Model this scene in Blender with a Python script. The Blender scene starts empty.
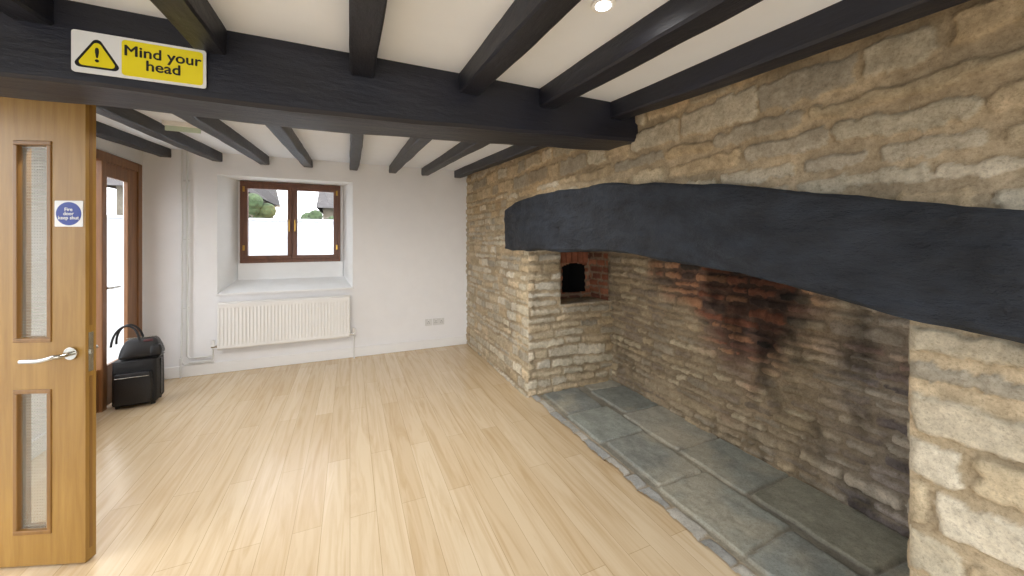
import bpy, bmesh, math, random
import numpy as np
from mathutils import Vector, Matrix
random.seed(7)
S = bpy.context.scene
S.view_settings.view_transform = 'Standard'
S.view_settings.look = 'None'
S.view_settings.exposure = 0.60

# ------------------------------------------------------------------ helpers
def lin(c):
    return tuple(((x/255)/12.92 if x/255 <= 0.04045 else ((x/255+0.055)/1.055)**2.4) for x in c)
def link(o, parent=None):
    S.collection.objects.link(o)
    if parent is not None: o.parent = parent
    return o
def empty(name, loc=(0,0,0), rz=0):
    e = bpy.data.objects.new(name, None); e.location = loc; e.rotation_euler = (0,0,rz)
    e.empty_display_size = 0.1
    S.collection.objects.link(e); return e
def mesh_obj(name, verts, faces, mat=None, parent=None, smooth=False):
    me = bpy.data.meshes.new(name); me.from_pydata([tuple(v) for v in verts], [], [tuple(f) for f in faces]); me.update()
    if smooth: me.polygons.foreach_set('use_smooth', [True]*len(me.polygons))
    o = bpy.data.objects.new(name, me)
    if mat: me.materials.append(mat)
    return link(o, parent)
def boxes(name, lst, mat=None, parent=None, bevel=0.0, segs=2):
    bm = bmesh.new()
    for (x0,x1,y0,y1,z0,z1) in lst:
        vs = [bm.verts.new(p) for p in [(x0,y0,z0),(x1,y0,z0),(x1,y1,z0),(x0,y1,z0),(x0,y0,z1),(x1,y0,z1),(x1,y1,z1),(x0,y1,z1)]]
        for f in [(0,3,2,1),(4,5,6,7),(0,1,5,4),(1,2,6,5),(2,3,7,6),(3,0,4,7)]:
            bm.faces.new([vs[i] for i in f])
    me = bpy.data.meshes.new(name); bm.to_mesh(me); bm.free()
    if mat: me.materials.append(mat)
    o = bpy.data.objects.new(name, me); link(o, parent)
    if bevel > 0:
        m = o.modifiers.new('bev','BEVEL'); m.width = bevel; m.segments = segs; m.limit_method = 'ANGLE'
    return o
def tube(name, pts, r, mat, parent=None, res=6, cyclic=False):
    cu = bpy.data.curves.new(name,'CURVE'); cu.dimensions='3D'; cu.bevel_depth=r; cu.bevel_resolution=res; cu.use_fill_caps=True
    sp = cu.splines.new('POLY'); sp.points.add(len(pts)-1)
    for i,p in enumerate(pts): sp.points[i].co = (*p,1)
    sp.use_cyclic_u = cyclic; sp.use_smooth = True
    cu.materials.append(mat)
    return link(bpy.data.objects.new(name,cu), parent)
def cyl(name, loc, r, d, mat, parent=None, axis='Z', seg=32, r2=None):
    bm = bmesh.new()
    bmesh.ops.create_cone(bm, cap_ends=True, segments=seg, radius1=r, radius2=r if r2 is None else r2, depth=d)
    me = bpy.data.meshes.new(name); bm.to_mesh(me); bm.free()
    if axis=='Y': me.transform(Matrix.Rotation(math.pi/2,4,'X'))
    if axis=='X': me.transform(Matrix.Rotation(math.pi/2,4,'Y'))
    me.transform(Matrix.Translation(loc)); me.materials.append(mat)
    o = bpy.data.objects.new(name, me); link(o,parent)
    m=o.modifiers.new('b','BEVEL'); m.width=min(r,d)*0.15; m.segments=2; m.limit_method='ANGLE'
    return o
def text(name, body, loc, size, mat, parent=None, rot=(math.pi/2,0,0), bold=0.0, line=0.85):
    for k,(ox,oz) in enumerate([(0,0),(bold,0),(-bold,0),(0,bold),(0,-bold)] if bold>0 else [(0,0)]):
        cu = bpy.data.curves.new(name,'FONT'); cu.body=body; cu.size=size; cu.align_x='CENTER'; cu.align_y='CENTER'
        cu.extrude=0.0003; cu.space_line=line; cu.materials.append(mat)
        o = bpy.data.objects.new(name,cu); o.location=(loc[0]+ox,loc[1]-k*0.00002,loc[2]+oz); o.rotation_euler=rot
        link(o,parent)

# ------------------------------------------------------------------ numpy noise
_T={}
def vn(x, y, seed):
    if seed not in _T: _T[seed]=np.random.RandomState(seed).rand(256,256)
    T=_T[seed]
    xi = np.floor(x).astype(int); yi = np.floor(y).astype(int)
    fx = x-xi; fy = y-yi; fx = fx*fx*(3-2*fx); fy = fy*fy*(3-2*fy)
    a=T[xi%256,yi%256]; b=T[(xi+1)%256,yi%256]; c=T[xi%256,(yi+1)%256]; d=T[(xi+1)%256,(yi+1)%256]
    return (a*(1-fx)+b*fx)*(1-fy)+(c*(1-fx)+d*fx)*fy - 0.5
def fbm(x,y,seed,o=3):
    s=0; a=1
    for i in range(o):
        s = s + a*vn(x*2**i+i*17.3, y*2**i+i*9.1, seed+i); a*=0.5
    return s

# ------------------------------------------------------------------ materials
def newmat(name):
    m = bpy.data.materials.new(name); m.use_nodes = True
    nt = m.node_tree; b = nt.nodes['Principled BSDF']
    return m, nt, b
def N(nt, t, **kw):
    n = nt.nodes.new(t)
    for k,v in kw.items():
        if k in n.inputs: n.inputs[k].default_value = v
        else: setattr(n,k,v)
    return n
def simple(name, col, rough=0.5, metal=0.0, var=0.08, nscale=8, bump=0.0, bscale=60, stretch=(1,1,1), spec=0.5, bdist=0.01):
    m, nt, b = newmat(name)
    tc = N(nt,'ShaderNodeTexCoord'); mp = N(nt,'ShaderNodeMapping'); mp.inputs['Scale'].default_value = stretch
    nt.links.new(tc.outputs['Object'], mp.inputs['Vector'])
    no = N(nt,'ShaderNodeTexNoise', Scale=nscale, Detail=4.0); nt.links.new(mp.outputs[0], no.inputs['Vector'])
    cr = N(nt,'ShaderNodeValToRGB')
    c = lin(col)
    cr.color_ramp.elements[0].position=0.3; cr.color_ramp.elements[1].position=0.7
    cr.color_ramp.elements[0].color = (*[x*(1-var) for x in c],1); cr.color_ramp.elements[1].color = (*[min(1,x*(1+var)) for x in c],1)
    nt.links.new(no.outputs['Fac'], cr.inputs[0]); nt.links.new(cr.outputs[0], b.inputs['Base Color'])
    b.inputs['Roughness'].default_value=rough; b.inputs['Metallic'].default_value=metal
    b.inputs['Specular IOR Level'].default_value=spec
    if bump>0:
        n2 = N(nt,'ShaderNodeTexNoise', Scale=bscale, Detail=7.0, Roughness=0.65); nt.links.new(mp.outputs[0], n2.inputs['Vector'])
        bp = N(nt,'ShaderNodeBump', Strength=bump, Distance=bdist); nt.links.new(n2.outputs['Fac'], bp.inputs['Height'])
        nt.links.new(bp.outputs[0], b.inputs['Normal'])
    return m
M_wall   = simple('white_plaster',(242,242,243),0.8,bump=0.12,bscale=12,var=0.012)
M_reveal = simple('reveal_plaster',(240,242,243),0.75,var=0.02)
M_ceil   = simple('ceiling_paint',(238,243,251),0.85,var=0.012,bump=0.1,bscale=10)
M_trim   = simple('white_gloss',(242,242,241),0.35,var=0.01)
M_pipe   = simple('pipe_paint',(226,226,224),0.35,var=0.01)
M_sock   = simple('socket_plastic',(220,220,218),0.35,var=0.01)
M_rad    = simple('radiator_enamel',(240,239,236),0.3,var=0.01)
M_beamY  = simple('black_beam_paint_y',(27,28,38),0.45,var=0.3,nscale=3,bump=0.6,bscale=9,stretch=(3,0.7,3))
M_beamX  = simple('black_beam_paint_x',(27,28,38),0.45,var=0.3,nscale=3,bump=0.5,bscale=9,stretch=(0.7,3,3))
M_lintel = simple('slate_paint',(40,45,53),0.68,var=0.4,nscale=6,bump=1.0,bscale=10,stretch=(2.6,1.2,2.6),bdist=0.035,spec=0.35)
M_chrome = simple('brushed_steel',(190,188,180),0.22,1.0,var=0.03)
M_brass  = simple('brass',(190,150,75),0.3,1.0,var=0.05)
M_yellow = simple('sign_yellow',(232,214,14),0.4,var=0.01)
M_white  = simple('sign_white',(226,226,224),0.4,var=0.01)
M_black  = simple('sign_black',(14,14,14),0.4,var=0.05)
M_blue   = simple('sign_blue',(14,48,140),0.4,var=0.03)
M_green  = simple('sign_green',(200,218,202),0.4,var=0.03)
M_leather= simple('black_leather',(17,17,20),0.35,var=0.2,nscale=30,bump=0.4,bscale=120)
M_nylon  = simple('black_nylon',(11,11,14),0.6,var=0.2,nscale=60,bump=0.4,bscale=300)
M_red    = simple('dark_red_cloth',(80,34,38),0.6)
M_dark   = simple('oven_black',(10,9,8),0.95,var=0.3)  # near-black colour for the inside of the oven chamber
M_core   = simple('wall_core',(120,105,85),0.95,var=0.1)

def wood(name, c1, c2, rough=0.4, axis=2, sc=1.0, bump=0.1):
    m, nt, b = newmat(name)
    tc = N(nt,'ShaderNodeTexCoord'); mp = N(nt,'ShaderNodeMapping')
    s=[14*sc,14*sc,14*sc]; s[axis]=0.9*sc; mp.inputs['Scale'].default_value=s
    nt.links.new(tc.outputs['Object'], mp.inputs['Vector'])
    no = N(nt,'ShaderNodeTexNoise', Scale=2.2, Detail=6.0, Roughness=0.65, Distortion=0.4); nt.links.new(mp.outputs[0], no.inputs['Vector'])
    cr = N(nt,'ShaderNodeValToRGB'); cr.color_ramp.elements[0].position=0.3; cr.color_ramp.elements[1].position=0.7
    cr.color_ramp.elements[0].color=(*lin(c1),1); cr.color_ramp.elements[1].color=(*lin(c2),1)
    nt.links.new(no.outputs['Fac'],cr.inputs[0]); nt.links.new(cr.outputs[0], b.inputs['Base Color'])
    bp = N(nt,'ShaderNodeBump', Strength=bump, Distance=0.003); nt.links.new(no.outputs['Fac'],bp.inputs['Height']); nt.links.new(bp.outputs[0],b.inputs['Normal'])
    b.inputs['Roughness'].default_value=rough
    return m
M_oak  = wood('oak_veneer',(140,102,42),(164,127,62),0.38)
M_oak2 = wood('oak_bead',(120,84,36),(144,104,50),0.4)
M_win  = wood('stained_timber',(90,56,40),(118,76,52),0.4)
M_frame= wood('brown_timber',(118,78,44),(148,102,60),0.4)

def floor_mat():
    m, nt, b = newmat('beech_laminate')
    tc = N(nt,'ShaderNodeTexCoord'); sx = N(nt,'ShaderNodeSeparateXYZ'); cx = N(nt,'ShaderNodeCombineXYZ')
    nt.links.new(tc.outputs['Object'], sx.inputs[0]); nt.links.new(sx.outputs['Y'],cx.inputs['X']); nt.links.new(sx.outputs['X'],cx.inputs['Y'])
    def brick(w,h,c1,c2,mc,ms,off):
        n = N(nt,'ShaderNodeTexBrick'); n.offset=off; n.offset_frequency=2
        n.inputs['Color1'].default_value=(*c1,1); n.inputs['Color2'].default_value=(*c2,1); n.inputs['Mortar'].default_value=(*mc,1)
        n.inputs['Scale'].default_value=1; n.inputs['Mortar Size'].default_value=ms; n.inputs['Brick Width'].default_value=w; n.inputs['Row Height'].default_value=h
        n.inputs['Mortar Smooth'].default_value=0.2; n.inputs['Bias'].default_value=0
        nt.links.new(cx.outputs[0], n.inputs['Vector']); return n
    b1 = brick(1.29,0.126,lin((223,203,171)),lin((212,188,152)),lin((188,162,126)),0.0013,0.43)
    # low-contrast figure, stretched along the boards
    mp = N(nt,'ShaderNodeMapping'); mp.inputs['Scale'].default_value=(16,1.0,1); nt.links.new(tc.outputs['Object'],mp.inputs['Vector'])
    no = N(nt,'ShaderNodeTexNoise', Scale=1.2, Detail=5.0, Roughness=0.55, Distortion=1.6); nt.links.new(mp.outputs[0],no.inputs['Vector'])
    cr = N(nt,'ShaderNodeValToRGB'); cr.color_ramp.elements[0].position=0.3; cr.color_ramp.elements[1].position=0.58
    cr.color_ramp.elements[0].color=(0.83,0.75,0.65,1); cr.color_ramp.elements[1].color=(1.0,1.0,1.0,1)
    nt.links.new(no.outputs['Fac'],cr.inputs[0])
    m2 = N(nt,'ShaderNodeMix',data_type='RGBA',blend_type='MULTIPLY'); m2.inputs['Factor'].default_value=0.8
    nt.links.new(b1.outputs['Color'],m2.inputs['A']); nt.links.new(cr.outputs[0],m2.inputs['B'])
    nt.links.new(m2.outputs['Result'], b.inputs['Base Color'])
    b.inputs['Roughness'].default_value=0.25; b.inputs['Specular IOR Level'].default_value=0.55
    n3 = N(nt,'ShaderNodeTexNoise', Scale=3.0, Detail=2.0); nt.links.new(tc.outputs['Object'],n3.inputs['Vector'])
    bp = N(nt,'ShaderNodeBump', Strength=0.25, Distance=0.004); nt.links.new(n3.outputs['Fac'],bp.inputs['Height']); nt.links.new(bp.outputs[0],b.inputs['Normal'])
    return m
M_floor = floor_mat()

def stone_mat(name, rough=0.9, bump=0.8, lo=(0.76,0.74,0.71), hi=(1.14,1.14,1.14)):
    m, nt, b = newmat(name)
    at = N(nt,'ShaderNodeAttribute'); at.attribute_name='Col'
    tc = N(nt,'ShaderNodeTexCoord')
    no = N(nt,'ShaderNodeTexNoise', Scale=26.0, Detail=10.0, Roughness=0.8); nt.links.new(tc.outputs['Object'],no.inputs['Vector'])
    cr = N(nt,'ShaderNodeValToRGB'); cr.color_ramp.elements[0].position=0.38; cr.color_ramp.elements[1].position=0.62
    cr.color_ramp.elements[0].color=(*lo,1); cr.color_ramp.elements[1].color=(*hi,1)
    nt.links.new(no.outputs['Fac'],cr.inputs[0])
    mx = N(nt,'ShaderNodeMix',data_type='RGBA',blend_type='MULTIPLY'); mx.inputs['Factor'].default_value=1
    nt.links.new(at.outputs['Color'],mx.inputs['A']); nt.links.new(cr.outputs[0],mx.inputs['B'])
    nf = N(nt,'ShaderNodeTexNoise', Scale=110.0, Detail=6.0, Roughness=0.8); nt.links.new(tc.outputs['Object'],nf.inputs['Vector'])
    cf = N(nt,'ShaderNodeValToRGB'); cf.color_ramp.elements[0].position=0.36; cf.color_ramp.elements[1].position=0.5
    cf.color_ramp.elements[0].color=(0.62,0.59,0.56,1); cf.color_ramp.elements[1].color=(1.04,1.04,1.04,1)
    nt.links.new(nf.outputs['Fac'],cf.inputs[0])
    mz = N(nt,'ShaderNodeMix',data_type='RGBA',blend_type='MULTIPLY'); mz.inputs['Factor'].default_value=0.7
    nt.links.new(mx.outputs['Result'],mz.inputs['A']); nt.links.new(cf.outputs[0],mz.inputs['B'])
    nt.links.new(mz.outputs['Result'],b.inputs['Base Color'])
    n2 = N(nt,'ShaderNodeTexNoise', Scale=45.0, Detail=10.0, Roughness=0.85); nt.links.new(tc.outputs['Object'],n2.inputs['Vector'])
    bp = N(nt,'ShaderNodeBump', Strength=bump, Distance=0.015); nt.links.new(n2.outputs['Fac'],bp.inputs['Height']); nt.links.new(bp.outputs[0],b.inputs['Normal'])
    b.inputs['Roughness'].default_value=rough; b.inputs['Specular IOR Level'].default_value=0.2
    return m
M_stone = stone_mat('limestone_rubble')
M_slate = stone_mat('slate_flags',0.5,0.25,(0.82,0.82,0.81),(1.12,1.12,1.12))

def glass_mat():
    m, nt, b = newmat('window_glass')
    out = nt.nodes['Material Output']
    tr = N(nt,'ShaderNodeBsdfTransparent'); gl = N(nt,'ShaderNodeBsdfGlossy'); gl.inputs['Roughness'].default_value=0.02
    mx = N(nt,'ShaderNodeMixShader'); mx.inputs[0].default_value=0.06
    nt.links.new(tr.outputs[0],mx.inputs[1]); nt.links.new(gl.outputs[0],mx.inputs[2]); nt.links.new(mx.outputs[0],out.inputs['Surface'])
    return m
M_glass = glass_mat()
def wired_glass():
    m, nt, b = newmat('wired_glass')
    out = nt.nodes['Material Output']
    tc = N(nt,'ShaderNodeTexCoord'); sx = N(nt,'ShaderNodeSeparateXYZ'); cx=N(nt,'ShaderNodeCombineXYZ')
    nt.links.new(tc.outputs['Object'],sx.inputs[0]); nt.links.new(sx.outputs['X'],cx.inputs['X']); nt.links.new(sx.outputs['Z'],cx.inputs['Y'])
    n = N(nt,'ShaderNodeTexBrick'); n.offset=0; n.inputs['Scale'].default_value=1; n.inputs['Brick Width'].default_value=0.0127; n.inputs['Row Height'].default_value=0.0127
    n.inputs['Mortar Size'].default_value=0.0005; n.inputs['Mortar Smooth'].default_value=0.1
    nt.links.new(cx.outputs[0],n.inputs['Vector'])
    tr = N(nt,'ShaderNodeBsdfTransparent'); b.inputs['Roughness'].default_value=0.1; b.inputs['Base Color'].default_value=(0.5,0.52,0.46,1)
    ma = N(nt,'ShaderNodeMath',operation='MULTIPLY_ADD'); ma.inputs[1].default_value=0.55; ma.inputs[2].default_value=0.10
    nt.links.new(n.outputs['Fac'],ma.inputs[0])
    mx = N(nt,'ShaderNodeMixShader'); nt.links.new(ma.outputs[0],mx.inputs[0]); nt.links.new(tr.outputs[0],mx.inputs[1]); nt.links.new(b.outputs[0],mx.inputs[2])
    nt.links.new(mx.outputs[0],out.inputs['Surface'])
    return m
M_wired = wired_glass()

# ------------------------------------------------------------------ geometry of the shell
YF = 4.80; XL = -1.87; XR = 1.45; YB = -1.9
def zc(y): return 2.135 + 0.058*(y-1.6)
def zj(y): return zc(y) - 0.09

boxes('floor',[(XL-0.15,2.5,YB,YF+0.1,-0.1,0.0)],M_floor)
def slab(name,x0,x1,y0,y1,f0,f1,mat,parent=None):
    v=[(x0,y0,f0(y0)),(x1,y0,f0(y0)),(x1,y1,f0(y1)),(x0,y1,f0(y1)),(x0,y0,f1(y0)),(x1,y0,f1(y0)),(x1,y1,f1(y1)),(x0,y1,f1(y1))]
    return mesh_obj(name,v,[(0,3,2,1),(4,5,6,7),(0,1,5,4),(1,2,6,5),(2,3,7,6),(3,0,4,7)],mat,parent)
slab('ceiling',XL-0.15,XR+0.3,YB,YF+0.4,zc,lambda y:zc(y)+0.15,M_ceil)

# far wall with splayed window embrasure
wx0,wx1,wz0,wz1 = -1.28,0.03,0.83,2.09
YW = YF+0.34
ix0,ix1,iz0 = -1.165,-0.085,0.96
boxes('wall_far',[(XL-0.15,wx0,YF,YW,0,2.5),(wx1,XR+0.3,YF,YW,0,2.5),(wx0,wx1,YF,YW,0,wz0),(wx0,wx1,YF,YW,wz1,2.5)],M_wall)
yb = YW-0.02
v=[(wx0,YF,wz0),(wx1,YF,wz0),(wx1,YF,wz1),(wx0,YF,wz1),(ix0,yb,iz0),(ix1,yb,iz0),(ix1,yb,wz1-0.01),(ix0,yb,wz1-0.01)]
mesh_obj('trim_window_reveal',v,[(0,1,5,4),(1,2,6,5),(2,3,7,6),(3,0,4,7)],M_reveal)
boxes('trim_window_sill',[(wx0-0.01,wx1+0.01,YF-0.018,YF+0.02,wz0-0.022,wz0+0.004)],M_trim,bevel=0.006)
Z0=1.135
boxes('trim_window_upstand',[(ix0,ix1,YW-0.06,YW+0.01,iz0-0.03,Z0),(wx0,-1.145,YW-0.03,YW+0.01,iz0-0.13,wz1),(-0.11,wx1,YW-0.03,YW+0.01,iz0-0.13,wz1),(wx0,wx1,YW-0.03,YW+0.01,2.075,wz1)],M_reveal)

# window
win = empty('window_1')
fx0,fx1,fz0,fz1 = -1.145,-0.11,Z0,2.075
fy0,fy1 = YW-0.075,YW
fr=0.04
boxes('frame',[(fx0,fx1,fy0,fy1,fz0,fz0+fr),(fx0,fx1,fy0,fy1,fz1-fr,fz1),(fx0,fx0+fr,fy0,fy1,fz0+fr,fz1-fr),(fx1-fr,fx1,fy0,fy1,fz0+fr,fz1-fr),
               (-0.645,-0.61,fy0,fy1,fz0+fr,fz1-fr)],M_win,win,bevel=0.004)
def casement(n,a,b):
    z0,z1=fz0+fr,fz1-fr; w=0.045; y0,y1=fy0-0.012,fy0+0.04
    boxes('casement_%d'%n,[(a,b,y0,y1,z0,z0+w),(a,b,y0,y1,z1-w,z1),(a,a+w,y0,y1,z0+w,z1-w),(b-w,b,y0,y1,z0+w,z1-w)],M_win,win,bevel=0.005)
    boxes('pane_%d'%n,[(a+w,b-w,fy0+0.012,fy0+0.016,z0+w,z1-w)],M_glass,win)
casement(1,fx0+fr-0.008,-0.632); casement(2,-0.623,fx1-fr+0.008)
for i,(x,s) in enumerate([(-0.655,-1),(-0.598,1)]):
    boxes('handle_%d'%i,[(x-0.008,x+0.008,fy0-0.03,fy0-0.012,1.52,1.60),(x-0.006,x+0.006,fy0-0.045,fy0-0.03,1.50,1.64)],M_brass,win,bevel=0.003)
for i,z in enumerate((1.28,1.95)):
    boxes('hinge_%d'%i,[(fx0+0.03,fx0+0.05,fy0-0.02,fy0,z,z+0.06),(fx1-0.05,fx1-0.03,fy0-0.02,fy0,z,z+0.06)],M_brass,win,bevel=0.002)

# left wall
boxes('wall_left',[(XL-0.12,XL,YB,-1.7,0,2.5),(XL-0.12,XL,-1.7,0.7,0,0.85),(XL-0.12,XL,-1.7,0.7,1.93,2.5),(XL-0.12,XL,0.7,1.62,0,2.5),(XL-0.12,XL,1.62,2.50,2.07,2.5),(XL-0.12,XL,2.50,3.70,0,2.5),
                   (XL-0.12,XL,3.70,4.73,2.13,2.5),(XL-0.12,XL,4.73,YF,0,2.5)],M_wall)
wl = empty('added_light_opening')  # unseen opening added in the left wall to let in more light
boxes('frame',[(XL-0.09,XL-0.03,-1.7,0.7,0.85,0.90),(XL-0.09,XL-0.03,-1.7,0.7,1.88,1.93)]+[(XL-0.09,XL-0.03,y,y+0.05,0.90,1.88) for y in (-1.7,-0.92,-0.13,0.65)],M_win,wl,bevel=0.004)
dg = empty('door_2')
gx0,gx1=XL-0.05,XL+0.02
boxes('frame',[(gx0,gx1,3.70,3.76,0,2.13),(gx0,gx1,4.66,4.73,0,2.13),(gx0,gx1,3.76,4.66,2.05,2.13),(gx0,gx1+0.01,4.075,4.14,0,2.05)],M_frame,dg,bevel=0.005)
boxes('leaf',[(gx0+0.03,gx1-0.01,4.14,4.18,0.01,2.05),(gx0+0.03,gx1-0.01,4.50,4.66,0.01,2.05),(gx0+0.03,gx1-0.01,4.18,4.50,0.01,0.35),(gx0+0.03,gx1-0.01,4.18,4.50,1.93,2.05),
              (gx0+0.03,gx1-0.01,3.76,4.075,0.01,0.35)],M_frame,dg,bevel=0.004)
boxes('glass',[(XL-0.012,XL-0.008,3.76,4.075,0.35,2.05),(XL-0.012,XL-0.008,4.18,4.50,0.35,1.93)],M_glass,dg)
tube('handle',[(XL+0.01,4.16,1.0),(XL+0.05,4.16,1.0),(XL+0.055,4.17,1.0),(XL+0.055,4.26,1.0)],0.008,M_chrome,dg)
cyl('rose',(XL+0.012,4.16,1.0),0.02,0.008,M_chrome,dg,'X')

boxes('baseboard_far',[(XL+0.005,XR-0.01,YF-0.02,YF,0,0.115)],M_trim,bevel=0.006)
boxes('baseboard_left',[(XL,XL+0.018,2.58,3.69,0,0.115)],M_trim,bevel=0.006)

# ------------------------------------------------------------------ timbers
def timber(name, axis, a0,a1, lo, hi, c0, c1, mat, amp=0.006, ch=0.012, step=0.05, seed=0, parent=None, fq=2.0, cf=1.0, k=6, fine=0.0):
    n=max(2,int((a1-a0)/step))
    rings=[]; 
    for i in range(n+1):
        a=a0+(a1-a0)*i/n
        z0,z1=lo(a),hi(a)
        pts=[(c0+ch,z0),(c1-ch,z0),(c1,z0+ch),(c1,z1-ch),(c1-ch,z1),(c0+ch,z1),(c0,z1-ch),(c0,z0+ch)]
        ring=[]; m=len(pts)
        for j in range(m):
            p,q=pts[j],pts[(j+1)%m]; div = k if j%2==0 else 1
            for d in range(div):
                f=d/div; ring.append((a,p[0]+(q[0]-p[0])*f,p[1]+(q[1]-p[1])*f))
        rings.append(ring)
    P=np.array(rings); R=P.shape[1]
    A=P[...,0]; j=np.arange(R)[None,:]*np.ones((n+1,1)); ang=2*math.pi*j/R
    nz=fbm(A*fq+seed*3.1+50,(np.cos(ang)*.7+np.sin(ang)*1.1)*cf+20,905,4); nx=fbm(A*fq+seed*1.7+90,(np.sin(ang)*.9)*cf+30,915,4)
    P[...,1]+=nx*amp*2; P[...,2]+=nz*amp*2
    if fine>0:
        P[...,1]+=fine*2*fbm(P[...,0]*7,P[...,2]*22,933,3)
    V=P[...,[1,0,2]] if axis=='Y' else P
    verts=V.reshape(-1,3).tolist(); faces=[]
    for i in range(1,n+1):
        for jj in range(R):
            p=(i-1)*R+jj; q=(i-1)*R+(jj+1)%R; faces.append((p,q,q+R,p+R))
    faces.append(tuple(range(R))); faces.append(tuple(range(n*R,(n+1)*R)))
    o=mesh_obj(name,verts,faces,mat,parent)
    bm=bmesh.new(); bm.from_mesh(o.data); bmesh.ops.recalc_face_normals(bm,faces=bm.faces); bm.to_mesh(o.data); bm.free()
    o.data.polygons.foreach_set('use_smooth',[True]*len(o.data.polygons))
    o.data.set_sharp_from_angle(angle=math.radians(32))
    return o
JX=[-1.70,-1.285,-0.86,-0.44,0.045,0.485,0.885,1.315]
for i,x in enumerate(JX):
    w=0.045
    timber('ceiling_joist','Y',YB,1.59,zj,lambda a:zc(a)+0.01,x-w,x+w,M_beamY,amp=0.005,ch=0.007,seed=i+1)
    timber('ceiling_joist','Y',1.80,YF,zj,lambda a:zc(a)+0.01,x-w,x+w,M_beamY,amp=0.005,ch=0.007,seed=i+21)
def mb_lo(x): return float(np.interp(x,[-1.9,-0.2,0.6,1.0,1.5],[1.875,1.883,1.90,1.925,1.95]))
timber('main_ceiling_beam','X',XL,XR+0.02,mb_lo,lambda x:zc(1.58)+0.015,1.575,1.825,M_beamX,amp=0.006,ch=0.012,seed=44)

# ------------------------------------------------------------------ stonework height fields
def layout(a,b,rows_h,w_rng,seed,gap=0.012,warp=0.03,edge=0.02,rnd=0.03,sdfn=0.012,wf=2.2):
    rs=np.random.RandomState(seed)
    aw=a+warp*2*fbm(a*wf,b*wf,seed+100,3); bw=b+warp*1.6*fbm(a*wf+7,b*wf+3,seed+200,3)
    if len(rows_h)==2:
        tot=b.min()-0.3; edges=[tot]
        while tot<b.max()+0.3:
            tot+=rs.uniform(*rows_h); edges.append(tot)
    else: edges=list(rows_h[0])
    edges=np.array(edges)
    ri=np.clip(np.searchsorted(edges,bw)-1,0,len(edges)-2)
    rel=np.zeros_like(a); r1=np.zeros_like(a); r2=np.zeros_like(a); r3=np.zeros_like(a)
    sn=sdfn*2*fbm(a*26,b*26,seed+300,5)
    for r in range(len(edges)-1):
        mk=ri==r
        wr = w_rng[r] if isinstance(w_rng,list) else w_rng
        x=a.min()-0.5-rs.rand()*wr[1]; ce=[x]
        while x<a.max()+0.5: x+=rs.uniform(*wr)*(1.5 if rs.rand()<.12 else 1); ce.append(x)
        ce=np.array(ce); n=len(ce)
        g=gap*(0.5+rs.rand(n)); t1=rs.rand(n); t2=rs.rand(n); t3=rs.rand(n)
        top=rs.rand(n)*0.25; bot=rs.rand(n)*0.25; skew=(rs.rand(n)-.5)*0.4
        if not mk.any(): continue
        A=aw[mk]; B=bw[mk]
        ci=np.clip(np.searchsorted(ce,A)-1,0,n-2)
        hh=edges[r+1]-edges[r]
        cx=(ce[ci]+ce[ci+1])/2; hx=(ce[ci+1]-ce[ci])/2-g[ci]*.5
        ux=(A-cx)/np.maximum(hx,1e-3)
        e1=edges[r]+hh*bot[ci]*(0.5+skew[ci]*ux)*.8; e2=edges[r+1]-hh*top[ci]*(0.5-skew[ci]*ux)*.8
        cy=(e1+e2)/2; hy=(e2-e1)/2-g[ci]*.5
        R=np.minimum(rnd,np.minimum(hx,hy)*.8)
        qx=np.abs(A-cx)-hx+R; qy=np.abs(B-cy)-hy+R
        sd=np.minimum(np.maximum(qx,qy),0)+np.hypot(np.maximum(qx,0),np.maximum(qy,0))-R
        sd=sd+sn[mk]
        h=np.clip(-sd/edge,0,1); h=h*h*(3-2*h)
        rel[mk]=h; r1[mk]=t1[ci]; r2[mk]=t2[ci]; r3[mk]=t3[ci]
    return rel,r1,r2,r3
def mixc(a,b,t): return a*(1-t[...,None])+b*t[...,None]
PAL=np.array([lin(c) for c in [(211,202,182),(202,188,161),(196,187,167),(210,193,164),(197,179,149),(217,210,193),(184,176,160),(206,198,178)]])
MORT=np.array(lin((182,167,142)))
def palette_colour(rel,r1,r2,a,b,seed,pal=PAL,mort=MORT):
    idx=(r1*len(pal)).astype(int)%len(pal); col=pal[idx]*(0.86+0.26*r2)[...,None]
    blot=np.clip(0.5+fbm(a*11,b*14,seed+400,6),0,1)
    col=mixc(col*0.84,col*1.10,blot)
    m=mort*(0.8+0.5*np.clip(0.5+fbm(a*6,b*6,seed+500,5),0,1))[...,None]
    return mixc(m,col,np.clip(rel*3.5-0.6,0,1))
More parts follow.
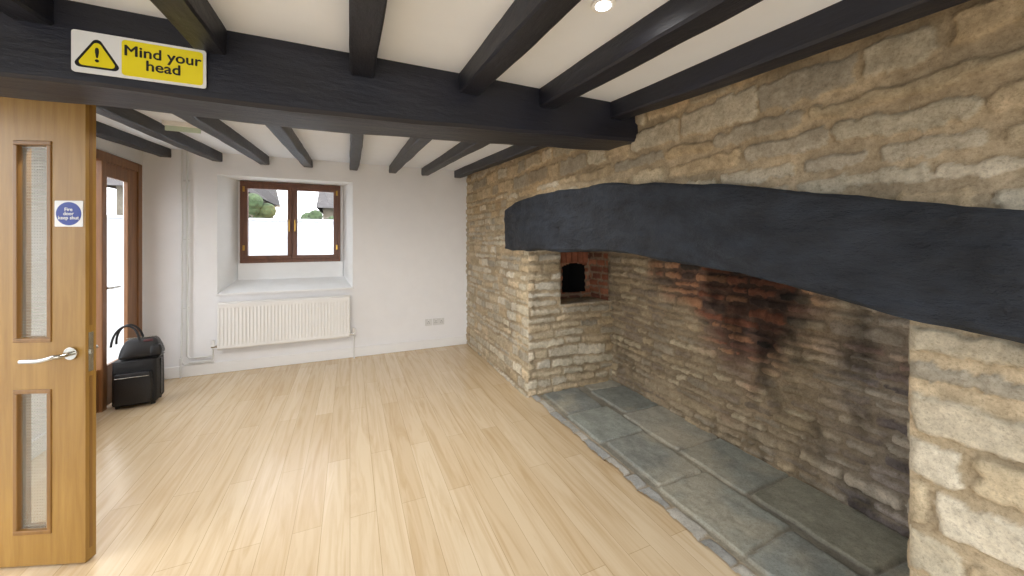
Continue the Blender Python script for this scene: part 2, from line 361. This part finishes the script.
def patch(name,O,A,B,Nn,ra,rb,step,layfn,colfn,depth,mat,parent=None,keep=None,taper=(),hvar=0.5,extra=0.005):
    na=int(round((ra[1]-ra[0])/step)); nb=int(round((rb[1]-rb[0])/step))
    aa=np.linspace(ra[0],ra[1],na+1); bb=np.linspace(rb[0],rb[1],nb+1)
    a,b=np.meshgrid(aa,bb,indexing='ij')
    rel,r1,r2,r3=layfn(a,b)
    col=colfn(a,b,rel,r1,r2,r3)
    h=depth*rel*(1-hvar+hvar*r3)+extra*2*fbm(a*14,b*18,77,6)+0.01*fbm(a*1.5,b*1.5,78,2)
    for t in taper:
        if t=='a0': h=h*np.sqrt(np.clip((a-ra[0])/0.03,0,1))
        elif t=='b0': h=h*np.sqrt(np.clip((b-rb[0])/0.03,0,1))
        else: h=h*t(a,b)
    O=np.array(O,float);A=np.array(A,float);B=np.array(B,float);Nn=np.array(Nn,float)
    P=O+a[...,None]*A+b[...,None]*B+h[...,None]*Nn
    P=P.reshape(-1,3)
    ii=np.arange((na+1)*(nb+1)).reshape(na+1,nb+1)
    q=np.stack([ii[:-1,:-1],ii[1:,:-1],ii[1:,1:],ii[:-1,1:]],-1).reshape(-1,4)
    if keep is not None:
        ca=(a[:-1,:-1]+a[1:,1:])/2; cb=(b[:-1,:-1]+b[1:,1:])/2
        q=q[keep(ca,cb).reshape(-1)]
    if np.dot(np.cross(A,B),Nn)<0: q=q[:,::-1]
    me=bpy.data.meshes.new(name)
    used=np.unique(q); remap=-np.ones(len(P),int); remap[used]=np.arange(len(used)); q=remap[q]; P=P[used]
    me.vertices.add(len(P)); me.vertices.foreach_set('co',P.astype(np.float32).ravel())
    me.loops.add(q.size); me.loops.foreach_set('vertex_index',q.ravel().astype(np.int32))
    me.polygons.add(len(q)); me.polygons.foreach_set('loop_start',np.arange(0,q.size,4,dtype=np.int32))
    try: me.polygons.foreach_set('loop_total',np.full(len(q),4,dtype=np.int32))
    except Exception: pass
    me.polygons.foreach_set('use_smooth',np.ones(len(q),bool))
    me.update(calc_edges=True); me.validate()
    ca=me.color_attributes.new('Col','FLOAT_COLOR','POINT')
    c4=np.ones((len(P),4),np.float32); c4[:,:3]=np.clip(col.reshape(-1,3)[used],0,1)
    ca.data.foreach_set('color',c4.ravel())
    me.materials.append(mat)
    o=bpy.data.objects.new(name,me); return link(o,parent)

OY0,OY1,OZ = 0.50,2.93125,1.40
XBK = 2.37
def lay_right(a,b):
    l1=layout(a,b,(0.07,0.16),(0.16,0.42),11,gap=0.018,warp=0.018,edge=0.010,rnd=0.026,sdfn=0.012,wf=1.6)
    l2=layout(a,b,(0.05,0.105),(0.10,0.28),12,gap=0.012,warp=0.014,edge=0.009,rnd=0.016,sdfn=0.008)
    l3=layout(a,b,(0.08,0.15),(0.24,0.50),13,gap=0.014,warp=0.010,edge=0.009,rnd=0.018,sdfn=0.009)
    out=[]
    low=(b<1.5)&(a>2.6)|((b<1.9)&(a>3.4)); near=(b<1.4)&(a<1.0)
    for u,v_,w in zip(l1,l2,l3): out.append(np.where(near,w,np.where(low,v_,u)))
    return out
def col_right(a,b,rel,r1,r2,r3):
    c=palette_colour(rel,r1,r2,a,b,11)
    up=np.clip((b-1.5)/0.3,0,1)
    c=mixc(c,c*np.array([0.95,0.89,0.80]),up)
    c=mixc(c,c*np.array([1.0,0.91,0.80]),np.clip(fbm(a*2.2,b*2.2,888,3)*1.5,0,1)*up)
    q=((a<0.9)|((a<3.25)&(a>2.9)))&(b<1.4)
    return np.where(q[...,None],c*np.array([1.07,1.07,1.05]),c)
patch('wall_right',(XR,0,0),(0,1,0),(0,0,1),(-1,0,0),(-0.9,4.8125),(0,2.45),0.00625,lay_right,col_right,0.017,M_stone,
      keep=lambda a,b: ~((a>OY0)&(a<OY1)&(b<OZ)),
      taper=(lambda a,b: np.where(b<OZ, np.sqrt(np.clip(np.where(a>1.5,a-OY1,OY0-a)/0.02,0,1)),1.0),),extra=0.004)
boxes('wall_right_core',[(XR+0.06,XR+0.3,OY1+0.4,YF,0,2.45),(XR+0.06,XR+0.3,-0.9,OY0-0.03,0,2.45),(XR+0.1,XR+0.3,OY0-0.03,OY1+0.4,1.75,2.45),(XR-0.01,XR+0.3,YB,-0.9,0,2.45)],M_core)

# --- fireplace
fp = empty('inglenook_fireplace')
def lay_s(seed,rh=(0.05,0.10),w=(0.12,0.30),gap=0.013):
    return lambda a,b: layout(a,b,rh,w,seed,gap=gap,warp=0.016,edge=0.009,rnd=0.018,sdfn=0.009)
DK=np.array([lin(c) for c in [(198,184,156),(184,168,142),(170,158,138),(190,172,142),(154,140,122),(176,160,134)]])
RED=np.array([lin(c) for c in [(176,114,88),(154,100,78),(126,92,78),(186,138,106),(94,78,72),(68,62,60)]])
PUR=np.array([lin(c) for c in [(178,168,160),(194,185,170),(154,146,142),(202,192,176),(132,124,122)]])
def col_back(a,b,rel,r1,r2,r3):
    base=palette_colour(rel,r1,r2,a,b,31,DK,np.array(lin((156,140,116))))
    red=palette_colour(rel,r1,r3,a,b,32,RED,np.array(lin((112,88,76))))
    pur=palette_colour(rel,r1,r3,a,b,33,PUR,np.array(lin((150,140,126))))
    n=fbm(a*2.5,b*2.5,640,3)
    c=mixc(base,pur,np.clip((1.35-a+n*.5)*2.5,0,1))
    g=np.exp(-((a-1.62)/0.62)**2-((b-1.05)/0.50)**2)+n*0.55
    c=mixc(c,red,np.clip((g-0.28)*2.6,0,0.95))
    cx=1.50-0.45*np.clip(0.95-b,0,1)
    s=np.exp(-((a-cx)/0.40)**2-((b-0.95)/0.70)**2)*0.85+fbm(a*6,b*2.5,650,5)*1.15
    c=mixc(c,c*0.32,np.clip((s-0.36)*1.8,0,1))
    s2=np.exp(-((a-1.0)/0.45)**2)*0.45+fbm(a*7,b*4,670,5)*0.95
    c=mixc(c,c*0.45,np.clip((s2-0.40)*2.2,0,1))
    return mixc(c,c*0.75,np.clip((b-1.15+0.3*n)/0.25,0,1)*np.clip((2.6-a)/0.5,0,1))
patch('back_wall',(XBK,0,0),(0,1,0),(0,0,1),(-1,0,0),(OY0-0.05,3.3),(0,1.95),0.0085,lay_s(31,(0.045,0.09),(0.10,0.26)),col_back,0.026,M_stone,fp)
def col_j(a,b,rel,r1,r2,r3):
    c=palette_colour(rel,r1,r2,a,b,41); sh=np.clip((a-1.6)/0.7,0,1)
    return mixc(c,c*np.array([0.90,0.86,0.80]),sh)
NX,NZ=1.78,0.80
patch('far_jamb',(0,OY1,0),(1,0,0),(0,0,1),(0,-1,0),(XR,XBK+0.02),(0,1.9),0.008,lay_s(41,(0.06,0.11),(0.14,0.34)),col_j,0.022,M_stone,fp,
      keep=lambda a,b: ~((a>NX)&(b>NZ)), taper=('a0',lambda a,b: np.where(b>NZ,np.sqrt(np.clip((NX-a)/0.03,0,1)),np.where(a>NX,np.sqrt(np.clip((NZ-b)/0.03,0,1)),1.0))))
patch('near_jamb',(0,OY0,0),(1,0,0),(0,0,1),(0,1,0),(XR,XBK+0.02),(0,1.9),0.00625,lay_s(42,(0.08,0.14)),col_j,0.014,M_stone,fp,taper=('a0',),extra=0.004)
BR=np.array([lin(c) for c in [(176,116,88),(158,100,76),(186,136,104),(142,92,74),(122,86,72)]])
def brick_lay(a,b): return layout(a,b,(0.068,0.074),(0.10,0.22),51,gap=0.010,warp=0.006,edge=0.010,rnd=0.010,sdfn=0.004)
def brick_col(a,b,rel,r1,r2,r3): return palette_colour(rel,r1,r2,a,b,51,BR,np.array(lin((150,128,106))))
NY=3.25; hx0,hx1,hz0,hz1=1.99,2.27,0.86,1.13
patch('niche_back',(0,NY,0),(1,0,0),(0,0,1),(0,-1,0),(NX-0.02,XBK+0.02),(NZ-0.02,1.9),0.01,brick_lay,brick_col,0.014,M_stone,fp,
      keep=lambda a,b: ~((a>hx0)&(a<hx1)&(b>hz0)&(b<hz1+0.03*np.cos((a-2.13)*11))))
patch('niche_side',(NX,0,0),(0,1,0),(0,0,1),(1,0,0),(OY1,NY),(NZ,1.9),0.012,lay_s(53),col_j,0.015,M_stone,fp,taper=('a0',))
patch('niche_ledge',(0,0,NZ),(1,0,0),(0,1,0),(0,0,1),(NX,XBK+0.02),(OY1,NY),0.012,lay_s(54,(0.12,0.2),(0.2,0.35)),col_j,0.008,M_stone,fp,taper=('b0',))
patch('niche_brick_lining',(XBK-0.035,0,0),(0,1,0),(0,0,1),(-1,0,0),(OY1+0.01,NY),(NZ,1.9),0.01,brick_lay,brick_col,0.012,M_stone,fp)
boxes('oven_chamber',[(hx0-0.1,hx1+0.1,NY+0.35,NY+0.38,0.75,1.3),(hx0-0.12,hx0-0.03,NY+0.015,NY+0.38,0.75,1.3),(hx1+0.03,hx1+0.12,NY+0.015,NY+0.38,0.75,1.3),
     (hx0-0.12,hx1+0.12,NY+0.015,NY+0.38,0.75,hz0-0.03),(hx0-0.12,hx1+0.12,NY+0.015,NY+0.38,hz1+0.06,1.32)],M_dark,fp)
boxes('oven_lintel_bricks',[(hx0-0.03+i*0.068,hx0+0.03+i*0.068,NY-0.03,NY+0.05,hz1+0.035,hz1+0.145) for i in range(5)],simple('fire_brick',(158,98,72),0.9,var=.25,nscale=14,bump=.5),fp,bevel=0.006)
boxes('flue_light_block',[(XR+0.1,XBK+0.1,OY0-0.05,NY+0.1,1.90,1.98),(XR+0.30,XR+0.36,OY0-0.05,OY1+0.4,1.66,1.9)],M_core,fp)  # unseen closure added over the fireplace to block light from above

# hearth flags
SL=np.array([lin(c) for c in [(156,158,150),(146,150,144),(166,164,152),(138,142,138),(158,157,142),(150,154,146)]])
HE=[1.40,1.56,1.97,2.45]
def lay_h(a,b):
    return layout(a,b,(HE,),[(0.10,0.24),(0.36,0.62),(0.40,0.70)],61,gap=0.009,warp=0.012,edge=0.007,rnd=0.02,sdfn=0.004)
def col_h(a,b,rel,r1,r2,r3):
    c=palette_colour(rel,r1,r2,a,b,61,SL,np.array(lin((132,129,119))))
    cb=palette_colour(rel,r1,r2,a,b,62,np.array([lin(x) for x in [(190,188,180),(200,196,186),(174,174,171)]]),np.array(lin((180,167,146))))
    n=fbm(a*3,b*3,66,5); c=mixc(c,np.ones_like(c)*np.array(lin((184,176,156))),np.clip(n*1.8,0,.65))
    return mixc(c,cb,(b<1.56).astype(float)*0.9)
patch('stone_hearth',(0,0,0.006),(0,1,0),(1,0,0),(0,0,1),(0.0,OY1),(1.44,XBK),0.008,lay_h,col_h,0.014,M_slate,fp,
      keep=lambda a,b: ~((b>1.50)&(a<OY0))&(b>1.475+0.03*fbm(a*9,b*0+3,99,3)),extra=0.002,hvar=0.3)

# mantel beam
ys=[-1.0,0.0,0.291,0.604,0.946,1.64,1.82,2.28,2.95,3.22,3.31]
tp=[1.41,1.43,1.463,1.54,1.613,1.724,1.735,1.762,1.745,1.715,1.70]
bt=[1.12,1.14,1.165,1.20,1.265,1.33,1.33,1.322,1.31,1.305,1.31]
timber('mantel_beam','Y',-0.85,3.31,lambda a:float(np.interp(a,ys,bt)),lambda a:float(np.interp(a,ys,tp)),1.375,1.76,M_lintel,amp=0.010,ch=0.013,step=0.02,seed=71,fq=4.5,k=14,cf=2.5,fine=0.008)

# ------------------------------------------------------------------ sign on beam
sg = empty('mind_your_head_sign',(-0.611,1.566,1.978),0)
def rrect(name,w,h,r,th,y,mat,parent,cx=0,cz=0):
    pts=[]
    for (sx,sz,a0) in [(1,1,0),(-1,1,90),(-1,-1,180),(1,-1,270)]:
        for k in range(6):
            a=math.radians(a0+k*18); pts.append((cx+sx*(w/2-r)+r*math.cos(a), cz+sz*(h/2-r)+r*math.sin(a)))
    n=len(pts); v=[(p[0],y,p[1]) for p in pts]+[(p[0],y+th,p[1]) for p in pts]
    f=[tuple(reversed(range(n))),tuple(range(n,2*n))]+[(i,(i+1)%n,(i+1)%n+n,i+n) for i in range(n)]
    o=mesh_obj(name,v,f,mat,parent)
    bm=bmesh.new(); bm.from_mesh(o.data); bmesh.ops.recalc_face_normals(bm,faces=bm.faces); bm.to_mesh(o.data); bm.free()
    return o
rrect('plate',0.328,0.128,0.008,0.004,-0.004,M_white,sg)
rrect('yellow_panel',0.205,0.112,0.010,0.001,-0.005,M_yellow,sg,cx=0.053)
def tri(name,s,y,mat,cx,cz):
    pts=[]; r=s*0.1
    for a0 in (90,210,330):
        c=(cx+(s*0.577-2*r)*math.cos(math.radians(a0)),cz+(s*0.577-2*r)*math.sin(math.radians(a0)))
        for k in range(7):
            a=math.radians(a0-60+k*20); pts.append((c[0]+r*math.cos(a),c[1]+r*math.sin(a)))
    n=len(pts); v=[(p[0],y,p[1]) for p in pts]
    return mesh_obj(name,v,[tuple(reversed(range(n)))],mat,sg)
tri('triangle_border',0.118,-0.0045,M_black,-0.106,-0.014)
tri('triangle_fill',0.096,-0.0050,M_yellow,-0.106,-0.014)
text('exclamation','!',(-0.106,-0.0055,-0.008),0.062,M_black,sg,bold=0.001)
text('wording','Mind your\nhead',(0.053,-0.0057,0.002),0.047,M_black,sg,bold=0.0009)

# ------------------------------------------------------------------ open oak fire door
dr = empty('door_1',(-1.045,2.195,0.008),math.radians(-19.5))
T=0.044; H=2.02; px0,px1=-0.277,-0.139; zz=[(0.14,0.747),(0.96,1.81)]
boxes('leaf',[(px1,0,0,T,0,H),(-0.80,px0,0,T,0,H),(px0,px1,0,T,0,zz[0][0]),(px0,px1,0,T,zz[0][1],zz[1][0]),(px0,px1,0,T,zz[1][1],H)],M_oak,dr)
bd=[]
for (a,b) in zz:
    for y0,y1 in((-0.004,0.016),(T-0.016,T+0.004)):
        w=0.012; bd+=[(px0-0.006,px1+0.006,y0,y1,a-0.006,a+w),(px0-0.006,px1+0.006,y0,y1,b-w,b+0.006),(px0-0.006,px0+w,y0,y1,a+w,b-w),(px1-w,px1+0.006,y0,y1,a+w,b-w)]
boxes('glazing_beads',bd,M_oak2,dr,bevel=0.003)
boxes('wired_panes',[(px0+0.01,px1-0.01,0.010,0.016,a+0.01,b-0.01) for a,b in zz],M_wired,dr)
boxes('latch_plate',[(-0.0005,0.0012,0.012,0.032,0.82,0.99),(0.0,0.008,0.017,0.027,0.895,0.915)],M_chrome,dr)
boxes('edge_strip',[(-0.0004,0.001,0.016,0.028,0.05,0.80),(-0.0004,0.001,0.016,0.028,1.02,1.98)],M_oak2,dr)
HZ=0.905
cyl('handle_rose',(-0.052,-0.005,HZ),0.027,0.010,M_chrome,dr,'Y')
pl=[(-0.052,-0.005,HZ),(-0.052,-0.045,HZ),(-0.056,-0.053,HZ),(-0.066,-0.056,HZ)]
for k in range(1,13):
    f=k/12; pl.append((-0.066-0.125*f,-0.056,HZ-0.010*math.sin(f*math.pi*1.2)-0.022*f*f))
tube('handle_lever',pl,0.0095,M_chrome,dr)
tube('handle_lever_back',[(-0.052,T+0.002,HZ),(-0.052,T+0.05,HZ),(-0.07,T+0.055,HZ),(-0.17,T+0.055,HZ-0.01)],0.0095,M_chrome,dr)
rrect('notice_plate',0.112,0.112,0.004,0.002,-0.002,M_white,dr,cx=-0.064,cz=1.505)
cyl('notice_disc',(-0.064,-0.0022,1.505),0.050,0.0012,M_blue,dr,'Y',48)
text('notice_wording','Fire\ndoor\nkeep shut',(-0.064,-0.0034,1.505),0.021,M_white,dr,bold=0.0004)
boxes('trim_door_lining',[(XL-0.12,XL+0.01,2.47,2.50,0,2.07),(XL-0.12,XL+0.01,1.62,1.65,0,2.07),(XL-0.12,XL+0.01,1.65,2.47,2.04,2.07),(XL,XL+0.018,2.5,2.57,0,2.12)],M_oak)

# ------------------------------------------------------------------ radiator + pipes
rd = empty('radiator')
rx0,rx1,rz0,rz1=-1.255,0.0,0.262,0.745; ry=4.70
prof=[]; npitch=38; pw=(rx1-rx0-0.03)/npitch
x=rx0+0.015
prof.append((rx0,ry+0.012)); prof.append((x-0.006,ry))
for i in range(npitch):
    prof+= [(x+pw*0.12,ry),(x+pw*0.30,ry+0.0035),(x+pw*0.70,ry+0.0035),(x+pw*0.88,ry)]; x+=pw
prof+=[(rx1-0.006,ry),(rx1,ry+0.012)]
zs=[(rz0,0.012),(rz0+0.012,0.0),(rz0+0.035,0.0),(rz0+0.05,1),(rz1-0.06,1),(rz1-0.045,0.0),(rz1-0.012,0.0),(rz1,0.012)]
vs=[];fs=[]
for z,k in zs:
    for (px,py) in prof:
        if k==1: vs.append((px,py,z))
        else: vs.append((px,ry+k if abs(px-rx0)>1e-4 and abs(px-rx1)>1e-4 else ry+0.012,z))
n=len(prof)
for r in range(len(zs)-1):
    for j in range(n-1): fs.append((r*n+j,r*n+j+1,(r+1)*n+j+1,(r+1)*n+j))
mesh_obj('front_panel',vs,fs,M_rad,rd)
boxes('back_panel',[(rx0,rx1,ry+0.05,ry+0.065,rz0,rz1)],M_rad,rd)
boxes('side_covers',[(rx0-0.002,rx0+0.003,ry+0.010,ry+0.066,rz0+0.01,rz1),(rx1-0.003,rx1+0.002,ry+0.010,ry+0.066,rz0+0.01,rz1)],M_rad,rd)
boxes('top_grille',[(rx0,rx1,ry+0.010,ry+0.016,rz1-0.004,rz1+0.004),(rx0,rx1,ry+0.060,ry+0.066,rz1-0.004,rz1+0.004)]+
      [(rx0+i*0.0251,rx0+i*0.0251+0.01,ry+0.016,ry+0.06,rz1-0.003,rz1+0.002) for i in range(50)],M_rad,rd)
boxes('brackets',[(-1.05,-1.02,ry+0.065,YF-0.002,rz0+0.05,rz1-0.05),(-0.23,-0.20,ry+0.065,YF-0.002,rz0+0.05,rz1-0.05)],M_rad,rd)
for s,xx in ((-1,rx0),(1,rx1)):
    cyl('valve_body%d'%s,(xx+s*0.03,ry+0.04,rz0+0.03),0.012,0.06,M_chrome,rd,'X')
    cyl('valve_cap%d'%s,(xx+s*0.045,ry+0.04,rz0+0.065),0.018,0.06,M_trim,rd,'Z')
tube('valve_tail',[(rx1+0.045,ry+0.04,rz0+0.03),(rx1+0.045,ry+0.04,0.0)],0.0075,M_pipe,rd)
tube('valve_tail_left',[(rx0-0.045,ry+0.04,rz0+0.04),(rx0-0.045,ry+0.04,0.17),(rx0-0.06,ry+0.045,0.155),(-1.50,YF-0.05,0.15)],0.0075,M_pipe,rd)
pp = empty('heating_pipes')
PY=YF-0.03
tube('riser_1',[(-1.560,PY,zc(YF)),(-1.560,PY,0.55),(-1.565,PY,0.5),(-1.565,PY,0.16),(-1.54,PY,0.13),(-1.30,PY,0.13)],0.0088,M_pipe,pp)
tube('riser_2',[(-1.520,PY,zc(YF)),(-1.520,PY,1.2),(-1.515,PY,1.1),(-1.520,PY,0.9),(-1.520,PY,0.22),(-1.50,PY,0.19),(-1.30,PY,0.19)],0.0088,M_pipe,pp)
tube('floor_drop',[(-1.57,YF-0.035,0.2),(-1.57,YF-0.035,0.0)],0.0085,M_pipe,pp)
for k,z in enumerate((0.7,1.4,2.0)):
    boxes('pipe_clip_%d'%k,[(-1.57,-1.51,YF-0.035,YF-0.001,z,z+0.012)],M_pipe,pp)

for (x,w) in ((0.93,0.086),(1.06,0.146)):
    so = empty('wall_socket')
    rrect('plate',w,0.086,0.006,0.012,YF-0.012,M_sock,so,cx=x,cz=0.335)
    for c in ([x] if w<0.1 else [x-0.035,x+0.035]):
        boxes('slots',[(c-0.003,c+0.003,YF-0.0126,YF-0.0118,0.340,0.352),(c-0.015,c-0.007,YF-0.0126,YF-0.0118,0.322,0.328),(c+0.007,c+0.015,YF-0.0126,YF-0.0118,0.322,0.328)],M_black,so)
        boxes('switch',[(c-0.006,c+0.006,YF-0.015,YF-0.012,0.358,0.370)],M_trim,so,bevel=0.001)

# ------------------------------------------------------------------ bags
def softbox(name,c,sz,mat,parent,bev=0.03,top=0.9,bulge=0.02,rz=0):
    bm=bmesh.new(); bmesh.ops.create_cube(bm,size=1); 
    bmesh.ops.subdivide_edges(bm,edges=bm.edges,cuts=5,use_grid_fill=True)
    for v in bm.verts:
        p=v.co; f=1-(1-top)*(p.z+.5)
        bx=1+bulge/sz[0]*2*math.cos(p.y*math.pi)*math.cos(p.z*math.pi); by=1+bulge/sz[1]*2*math.cos(p.x*math.pi)*math.cos(p.z*math.pi)
        v.co=Vector((p.x*sz[0]*bx*f,p.y*sz[1]*by*f,p.z*sz[2]*(1+0.04*math.cos(p.x*math.pi))))
    me=bpy.data.meshes.new(name); bm.to_mesh(me); bm.free(); me.materials.append(mat)
    for p in me.polygons: p.use_smooth=True
    me.transform(Matrix.Translation(c)@Matrix.Rotation(rz,4,'Z'))
    o=bpy.data.objects.new(name,me); link(o,parent)
    m=o.modifiers.new('b','BEVEL'); m.width=bev; m.segments=3; m.limit_method='ANGLE'; m.angle_limit=math.radians(50)
    return o
bg = empty('pilot_case',(-1.66,4.19,0.0),math.radians(4))
softbox('body',(0,0,0.205),(0.28,0.20,0.37),M_nylon,bg,0.02,0.98,0.006)
softbox('front_pocket',(0,-0.115,0.17),(0.23,0.05,0.25),M_leather,bg,0.015,0.95,0.01)
tube('top_piping',[(-.135,-.095,.385),(.135,-.095,.385),(.135,.095,.385),(-.135,.095,.385)],0.005,M_leather,bg,cyclic=True)
tube('pocket_zip',[(-.105,-.146,.265),(.105,-.146,.265)],0.003,M_chrome,bg)
for i,(a,b) in enumerate([(-.11,-.07),(.11,-.07),(-.11,.07),(.11,.07)]): cyl('foot_%d'%i,(a,b,0.012),0.016,0.024,M_black,bg,'Z')
boxes('side_strap',[(0.138,0.148,-0.02,0.02,0.06,0.37)],M_leather,bg,bevel=0.003)
hb = empty('handbag',(-1.645,4.18,0.405),math.radians(8))
softbox('body',(0.01,0,0.075),(0.27,0.17,0.15),M_leather,hb,0.03,0.68,0.02)
tube('zip',[(-.09,0,.157),(.10,0,.157)],0.004,M_chrome,hb)
softbox('scarf',(0.06,-0.05,0.140),(0.06,0.04,0.018),M_red,hb,0.01,0.8,0.005)
for s in(-0.06,0.06):
    tube('strap%d'%int(s*100),[(-0.07+0.085*math.cos(a)-0.01,s*(1-0.5*math.sin(a)),0.11+0.16*math.sin(a)) for a in np.linspace(0,math.pi,18)],0.008,M_leather,hb)
softbox('side_pouch',(0.11,-0.06,0.05),(0.07,0.06,0.09),M_leather,hb,0.015,0.85,0.01)

# ------------------------------------------------------------------ downlights and added fill lamps, exit sign
M_lamp,nt,b=newmat('downlight_lamp'); b.inputs['Emission Color'].default_value=(1,0.99,0.97,1); b.inputs['Emission Strength'].default_value=6
def downlight_and_fill(x,y,e=3):
    z=zc(y); o=empty('downlight_and_fill',(x,y,z),0)
    cyl('bezel',(0,0,-0.003),0.036,0.008,M_trim,o,'Z'); cyl('lamp',(0,0,-0.006),0.022,0.006,M_lamp,o,'Z')
    l=bpy.data.lights.new('beam_light','AREA'); l.shape='DISK'; l.size=0.06; l.energy=e; l.color=(1,0.985,0.97); l.spread=math.radians(165)
    lo=bpy.data.objects.new('beam_light',l); lo.location=(0,0,-0.02); link(lo,o)
for x,y,e in [(0.68,0.88,0.5),(-0.62,-0.2,7),(0.69,-0.7,7),(-1.07,2.45,6.5),(-0.20,2.35,6.5),(0.68,2.35,6.5)]:  # first is the visible fitting; the others are unseen, added to brighten the room
    downlight_and_fill(x,y,e)
ex = empty('exit_sign',(-1.09,3.35,zc(3.35)-0.03))
boxes('housing',[(-0.11,0.11,-0.025,0.025,0.0,0.03)],M_trim,ex,bevel=0.004)
boxes('legend',[(-0.10,0.10,-0.004,0.004,-0.035,0.0)],M_green,ex)

# ------------------------------------------------------------------ outdoors
M_render=simple('white_render',(186,188,192),0.9,var=0.06)
M_road=simple('pale_paving',(170,170,168),0.9,var=0.06)
M_hedge=simple('hedge_leaf',(70,86,56),0.9,var=0.5,nscale=9,bump=1.0,bscale=20)
M_roof=simple('slate_roof',(84,80,80),0.8,var=0.2,nscale=6)
M_cott=simple('cottage_stone',(120,112,98),0.9,var=0.25,nscale=5)
boxes('ground_outside',[(-30,30,YW+0.02,40,-0.3,-0.1),(-30,XL-0.13,-20,YW+0.02,-0.3,-0.1),(XL-0.13,30,-20,YB-0.01,-0.3,-0.1)],M_road)
boxes('garden_wall',[(-14,6,9.0,9.2,-0.1,1.80),(-14,6,8.97,9.23,1.80,1.85)],M_render)
ct = empty('cottage')
boxes('body',[(-5.6,-2.9,13,18,-0.1,2.85)],M_cott,ct)
mesh_obj('roof',[(-5.9,12.7,2.8),(-2.7,12.7,2.8),(-2.7,18.3,2.8),(-5.9,18.3,2.8),(-5.9,15.5,4.6),(-2.7,15.5,4.6)],[(0,1,5,4),(2,3,4,5),(0,4,3),(1,2,5)],M_roof,ct)
boxes('windows',[(-4.3,-3.8,12.97,13.0,2.0,2.6),(-3.5,-3.1,12.97,13.0,2.0,2.6)],M_render,ct)
ct2 = empty('cottage')
boxes('body',[(-0.9,4.5,15,20,-0.1,2.6),(0.1,0.5,16.8,17.2,3.4,4.9)],M_cott,ct2)
mesh_obj('roof',[(-1.1,14.7,2.55),(4.8,14.7,2.55),(4.8,20.3,2.55),(-1.1,20.3,2.55),(-1.1,17.5,4.1),(4.8,17.5,4.1)],[(0,1,5,4),(2,3,4,5),(0,4,3),(1,2,5)],M_roof,ct2)
boxes('windows',[(-0.5,-0.1,14.97,15.0,1.9,2.45),(0.8,1.3,14.97,15.0,1.9,2.45)],M_render,ct2)
bm=bmesh.new(); rs=random.Random(3)
for i in range(220):
    xx=rs.uniform(-2.9,1.5); top=2.25+0.25*math.sin(xx*5)
    m=Matrix.Translation((xx,rs.uniform(11,12),rs.uniform(-0.05,1)*top if i%3 else 0.0))@Matrix.Scale(rs.uniform(.10,.24),4)
    bmesh.ops.create_icosphere(bm,subdivisions=2,radius=1,matrix=m)
me=bpy.data.meshes.new('hedge'); bm.to_mesh(me); bm.free(); me.materials.append(M_hedge); link(bpy.data.objects.new('hedge',me))

# ------------------------------------------------------------------ world
w=bpy.data.worlds.new('World'); S.world=w; w.use_nodes=True
bgn=w.node_tree.nodes['Background']; bgn.inputs['Color'].default_value=(0.94,0.965,1.0,1); bgn.inputs['Strength'].default_value=3.0

# ------------------------------------------------------------------ camera
cam=bpy.data.cameras.new('camera'); co=bpy.data.objects.new('camera',cam); S.collection.objects.link(co)
cam.sensor_width=36; cam.lens=368/1024*36; cam.shift_y=-48/1024; cam.clip_start=0.02
co.location=(0,0,1.40); co.rotation_euler=(math.pi/2,0,-math.atan2(162,368))
S.camera=co
